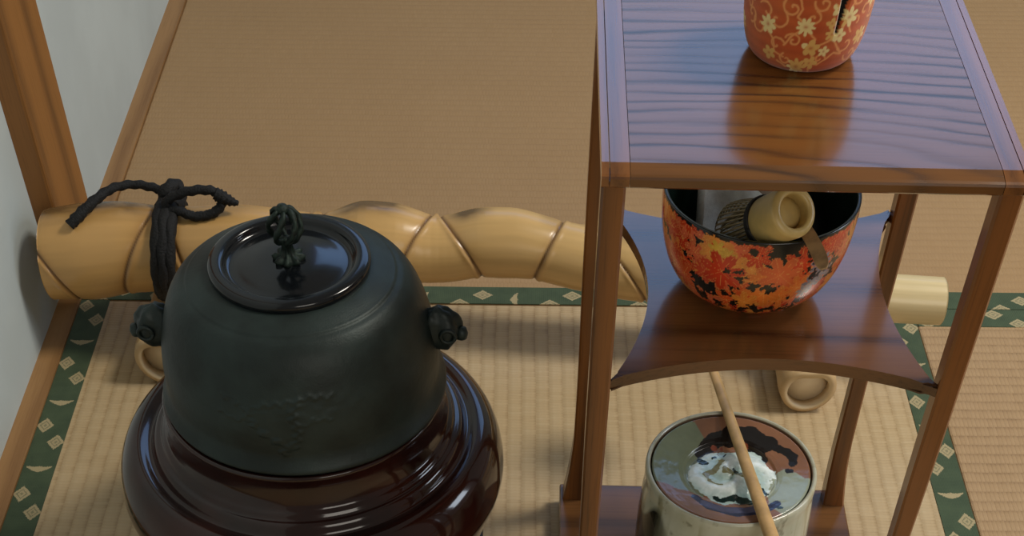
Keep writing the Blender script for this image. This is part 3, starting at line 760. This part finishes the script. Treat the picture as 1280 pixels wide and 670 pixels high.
# bamboo whisk: hollow handle toward the camera
M_whisk = mat_plain('whisk_bamboo', (204, 174, 108), .35, 60, .12)
M_tine = mat_plain('whisk_tines', (150, 132, 92), .5, 200, .25)
M_thread = mat_plain('whisk_thread', (30, 26, 22), .7, 200, .2)
E0 = Vector((.1774, .7750, .4208)); WS = 1.16; D0 = Vector((-.40, .64, -.655)).normalized()
whisk = empty('tea_whisk', E0); whisk.scale = (WS, WS, WS); whisk.rotation_mode = 'QUATERNION'; whisk.rotation_quaternion = D0.to_track_quat('Z', 'Y')
thing(whisk, 'pale bamboo tea whisk lying in the maple leaf bowl, hollow handle end toward the viewer', 'whisk')
wp = [(.0090, .0080), (.0090, .0040), (.0092, .0012), (.0100, .0002), (.0118, .0), (.0138, .0010), (.0144, .0030), (.0144, .0080), (.0141, .0160), (.0137, .0250), (.0131, .0292), (.0090, .0294)]
wh = lathe('handle', resample(smooth_curve(wp, 100), 100)[0], M_whisk, whisk, 64, close_bot=False, close_top=True)
lathe('inner_joint', [(.0, .0066), (.0050, .0068), (.0091, .0078), (.0091, .0095), (.0, .0095)], M_whisk, wh, 40, close_bot=False, close_top=False)
for k in range(3):
    t = np.linspace(0, 2 * PI, 49); tube('binding_thread', np.stack([.0140 * np.cos(t), .0140 * np.sin(t), .0264 + .0011 * k + 0 * t], -1), .0009, M_thread, whisk, 8)
tv, tf = [], []
nt = 76
for k in range(nt):
    a = 2 * PI * k / nt; inn = (k % 2)
    pts = []
    for s in np.linspace(0, 1, 9):
        r = .0128 + (.0075 if not inn else -.003) * math.sin(s * 1.9) * .6 - (.0045 if not inn else .002) * max(0, s - .75) * 4 * s
        pts.append((r, 0.0280 + .034 * s))
    wdt = .00042
    for (r, z) in pts:
        for (dr, da) in ((-.00028, -1), (.00028, -1), (.00028, 1), (-.00028, 1)):
            aa = a + da * wdt / max(r, .002); tv.append(((r + dr) * math.cos(aa), (r + dr) * math.sin(aa), z))
    b0 = k * 36
    for i in range(8):
        for j in range(4): q = (j + 1) % 4; tf.append((b0 + i * 4 + j, b0 + i * 4 + q, b0 + i * 4 + 4 + q, b0 + i * 4 + 4 + j))
    tf += [(b0, b0 + 3, b0 + 2, b0 + 1), (b0 + 32, b0 + 33, b0 + 34, b0 + 35)]
tn = link_mesh('tines', tv, tf, M_tine, whisk, False); tn['kind'] = 'stuff'

# bamboo scoop hooked over the bowl rim
M_scoop = mat_plain('scoop_bamboo', (184, 148, 106), .4, 90, .2)
sp = smooth_curve([(.1660, .8680, .3880), (.1760, .8300, .3960), (.1850, .7950, .4012), (.1893, .7735, .4037), (.1920, .7540, .4046), (.1938, .7370, .4040)], 60)
V, F = [], []
for i, p in enumerate(sp):
    t = sp[min(i + 1, 59)] - sp[max(i - 1, 0)]; t /= np.linalg.norm(t)
    side = np.cross(t, np.array([-.2, -.65, .73])); side /= np.linalg.norm(side); nn = np.cross(side, t)
    wd = .0044 if i < 52 else .0044 * math.sqrt(max(.05, 1 - ((i - 52) / 7.5) ** 2))
    for q, h in ((-1, -.0007), (1, -.0007), (1, .0007), (-1, .0007)): V.append(p + side * wd * q + nn * h)
for i in range(59):
    for j in range(4): k = (j + 1) % 4; F.append((i * 4 + j, i * 4 + k, i * 4 + 4 + k, i * 4 + 4 + j))
F += [(0, 3, 2, 1), (236, 237, 238, 239)]
so = link_mesh('tea_scoop', V, F, M_scoop, None, False)
thing(so, 'thin brown bamboo tea scoop hooked over the front rim of the maple leaf bowl', 'scoop')

# ------------------------------------------------------------------ ceramic jar on the base board
JX, JY, JZ = .1755, .8215, .0250
jar = empty('ceramic_jar', (JX, JY, JZ)); thing(jar, 'glazed grey green ceramic jar with brown splashed lid, on the base board', 'jar')
jp = [(.001, .002), (.052, .002), (.0545, .0), (.058, .0), (.0625, .006), (.0680, .022), (.0712, .050), (.0712, .080), (.0700, .105), (.0688, .122), (.0692, .1310), (.0690, .1356), (.0678, .1374), (.0662, .1372), (.0651, .1354), (.0645, .1300), (.063, .124)]
jps, _ = resample(smooth_curve(jp, 180), 200)
def jcol(T, R, Z):
    x = T * .07; c0 = fbm(x * 60, Z * 26, 2); c1 = fbm(x * 160, Z * 110, 5); dr = fbm(x * 120, Z * 12, 9)
    g = L3((160, 162, 138)) * (1 - c0[..., None]) + L3((208, 212, 196)) * c0[..., None]
    s = np.clip((dr - .5) * 5, 0, 1)[..., None]; g = g * (1 - s * .6) + L3((128, 124, 84)) * s * .6
    sp_ = np.clip((c1 - .64) * 9, 0, 1)[..., None]; g = g * (1 - sp_ * .6) + L3((88, 86, 62)) * sp_ * .6
    # dark run of glaze on the left flank, bare clay lip
    an = np.mod(T, 2 * PI); dk = np.exp(-((an - PI * 1.07) / .42) ** 2) * np.clip((.112 + .012 * np.sin(T * 9) - Z) / .008, 0, 1)
    dk = np.clip(dk * 1.5, 0, 1)[..., None]; g = g * (1 - dk) + L3((22, 22, 16)) * dk
    lip = np.clip((Z - .1345) / .002, 0, 1)[..., None]; g = g * (1 - .55 * lip) + L3((176, 168, 142)) * .55 * lip
    inn = ((R < .0655) & (Z > .12))[..., None]; g = np.where(inn, L3((96, 76, 58)), g)
    return g
M_glaze = mat_vcol('jar_glaze', .22, 120, .12, .001, coat=.4)
lathe('jar_body', jps, M_glaze, jar, 300, None, jcol, close_bot=False, close_top=False)
# inset dished lid: polar grid with splashed glazes and a pooled white swirl
lpz = [(.0, .1265), (.010, .1266), (.020, .1268), (.032, .1272), (.0365, .1280), (.0385, .1300), (.0420, .1312), (.050, .1328), (.058, .1345), (.0628, .1356), (.0640, .1350), (.0641, .1310), (.0620, .1270)]
lz, _ = resample(lpz, 170)
def lxy(T, R): return R * np.cos(T) / .066, R * np.sin(T) / .066
def lfn(R, Z, T):
    x, y = lxy(T, R)
    x2, y2 = x - .02, y + .07
    d = np.hypot(x2 / .54, y2 / .52); an = np.arctan2(y2, x2)
    mound = np.clip(1 - d ** 2, 0, 1) ** .6
    sw = .5 + .5 * np.sin(an * 2 + d * 7 + 3 * fbm(x * 5 + 9, y * 5 + 9, 2))
    return R, Z + mound * (.0035 + .0035 * sw) + .0004 * (fbm(x * 12, y * 12, 5) - .5)
def lcol(T, R, Z):
    x, y = lxy(T, R); n = fbm(x * 6 + 20, y * 6 + 20, 3); jx = x + .10 * (n - .5); jy = y + .10 * (fbm(x * 6 + 40, y * 6 + 40, 8) - .5)
    c = np.tile(L3((134, 92, 66)), x.shape + (1,)) * (.85 + .3 * n)[..., None]
    gg = L3((120, 126, 98)); g2 = L3((148, 156, 136))
    m = in_poly(jx, jy, [(-.44, 1.3), (-.42, .84), (-.29, .58), (-.36, .3), (-.30, -.1), (-.38, -.42), (-.9, -.25), (-1.3, -.2), (-1.3, 1.3)]); c[m] = (gg * (.8 + .4 * n)[..., None])[m]
    m = in_poly(jx, jy, [(.35, .05), (.52, .0), (.7, .04), (.90, -.14), (1.2, -.3), (.9, -1.0), (.55, -.95), (.42, -.6)]); c[m] = (g2 * (.85 + .3 * n)[..., None])[m]
    for pts, w0, w1 in (([(-.32, .38), (-.24, .52), (-.13, .62), (.08, .66)], .06, .13), ([(.08, .66), (.3, .64), (.48, .50)], .14, .15), ([(.48, .50), (.60, .42), (.71, .34), (.79, .22), (.78, .12)], .06, .045), ([(.30, .60), (.36, .40), (.40, .28)], .11, .10), ([(.68, .0), (.74, .0)], .045, .045), ([(-.3, .36), (-.36, .2)], .04, .05)):
        d = seg_dist(jx, jy, pts); m = d < (w0 + w1) / 2; c[m] = L3((24, 20, 18))
    for (hx, hy, hr) in ((-.17, .50, .05), (.20, .48, .07), (-.05, .5, .03)):
        m = np.hypot(jx - hx, jy - hy) < hr; c[m] = L3((128, 62, 40))
    # pooled white glaze with olive and dark green streaks, dark blue edge below it
    def stroke(pts, w, rgb, jit=1.0):
        d = seg_dist(x + jit * (jx - x), y + jit * (jy - y), pts); m = d < w; c[m] = L3(rgb)
    stroke([(-.47, -.46), (-.30, -.65), (-.01, -.78), (.33, -.73), (.50, -.58)], .055, (28, 30, 62), .4)
    stroke([(-.36, -.56), (-.15, -.68), (.10, -.70), (.32, -.64)], .06, (70, 66, 92), .4)
    x2, y2 = jx - .02, jy + .06; d = np.hypot(x2 / .52, y2 / .50); an = np.arctan2(y2, x2)
    sw = .5 + .5 * np.sin(an * 2 + d * 7 + 3 * fbm(x * 5 + 9, y * 5 + 9, 2)); e = 1 + .45 * (fbm(x * 9 + 3, y * 9 + 5, 6) - .5)
    m = d < e
    wc = L3((232, 240, 236)) * sw[..., None] + L3((176, 200, 194)) * (1 - sw[..., None])
    tt = np.clip((fbm(x * 14 + 70, y * 14 + 70, 4) - .42) * 4, 0, 1)[..., None]; wc = wc * (1 - tt * .35) + L3((140, 170, 164)) * tt * .35
    c[m] = wc[m]
    for pts, w in (([(-.30, -.06), (-.21, .07), (-.12, .19)], .045), ([(-.10, .01), (.04, -.03), (.15, -.10)], .05), ([(-.30, -.06), (-.26, -.16), (-.14, -.22)], .025), ([(.15, -.10), (.24, .02), (.20, .14)], .03), ([(.22, -.26), (.34, -.20)], .02)): stroke(pts, w, (126, 122, 84), 1.6)
    for pts, w in (([(-.34, .17), (-.36, .24)], .04), ([(.05, .04), (.08, .02)], .03), ([(-.22, .26), (-.18, .27)], .018), ([(-.22, -.42), (-.10, -.47), (.0, -.45)], .028), ([(.02, -.49), (.16, -.53), (.34, -.56)], .05), ([(.10, -.06), (.15, -.02)], .022), ([(-.05, .30), (.0, .33)], .015), ([(.36, -.30), (.40, -.36)], .03), ([(.50, -.66), (.54, -.66)], .03)): stroke(pts, w, (20, 42, 40), 1.8)
    return c
M_lidg = mat_vcol('lid_glaze', .22, 90, .10, .001, coat=.2)
lathe('jar_lid', np.asarray(lz)[::-1], M_lidg, jar, 320, lfn, lcol, close_bot=False, close_top=False)

# ------------------------------------------------------------------ bamboo ladle lying across the jar
M_ladle = mat_plain('ladle_bamboo', (196, 158, 104), .4, 60, .15)
zl = JZ + .1372 + .0046
La = np.array([.1945, .760, zl]); Lb = np.array([.1780, .880, zl]); ld = (Lb - La) / .12
LB = La - RO * 0
ladle = empty('bamboo_ladle', tuple(La)); thing(ladle, 'slender tan bamboo ladle lying across the top of the ceramic jar', 'ladle')
def lp_(t): return tuple(ld * t)
tube('handle', [lp_(-.150), lp_(-.05), lp_(.0), lp_(.06), lp_(.12), lp_(.18), lp_(.238)], [.0066, .0060, .0056, .0050, .0045, .0040, .0036], M_ladle, ladle, 14, 60, flat=.75)
cup = lathe('cup', [(.0, -.020), (.0235, -.020), (.0255, -.018), (.0260, .0), (.0262, .0255), (.0250, .0262), (.0240, .0250), (.0238, -.0165), (.0, -.0168)], M_ladle, ladle, 48, close_bot=False, close_top=False)
cup.location = lp_(.2625)

# ------------------------------------------------------------------ light
W = bpy.data.worlds.new('room_ambient'); SC.world = W; W.use_nodes = True
bg = W.node_tree.nodes['Background']; bg.inputs[0].default_value = (1, .93, .82, 1); bg.inputs[1].default_value = .19
def area(name, loc, target, sx, sy, power, color):
    l = bpy.data.lights.new(name, 'AREA'); l.shape = 'RECTANGLE'; l.size = sx; l.size_y = sy; l.energy = power; l.color = color
    o = bpy.data.objects.new(name, l); COL.objects.link(o); o.location = loc
    d = Vector(target) - Vector(loc); o.rotation_euler = d.to_track_quat('-Z', 'Y').to_euler()
    return o
area('ceiling_lamp', (1.4, 1.15, 2.15), (.1, 1.0, 0), .5, .5, 35, (1, .93, .82))
area('right_window_light', (1.9, 1.0, 1.1), (0, .9, .1), .5, .9, 12, (.78, .88, 1))
area('rear_fill_light', (.9, -1.5, 1.35), (.1, .9, .2), 1.1, .9, 12, (1, .93, .82))  # soft fill added behind the viewer to light the front faces
SC.view_settings.view_transform = 'Standard'; SC.view_settings.look = 'None'
SC.view_settings.gamma = 1; SC.view_settings.use_curve_mapping = False; SC.view_settings.exposure = -0.13
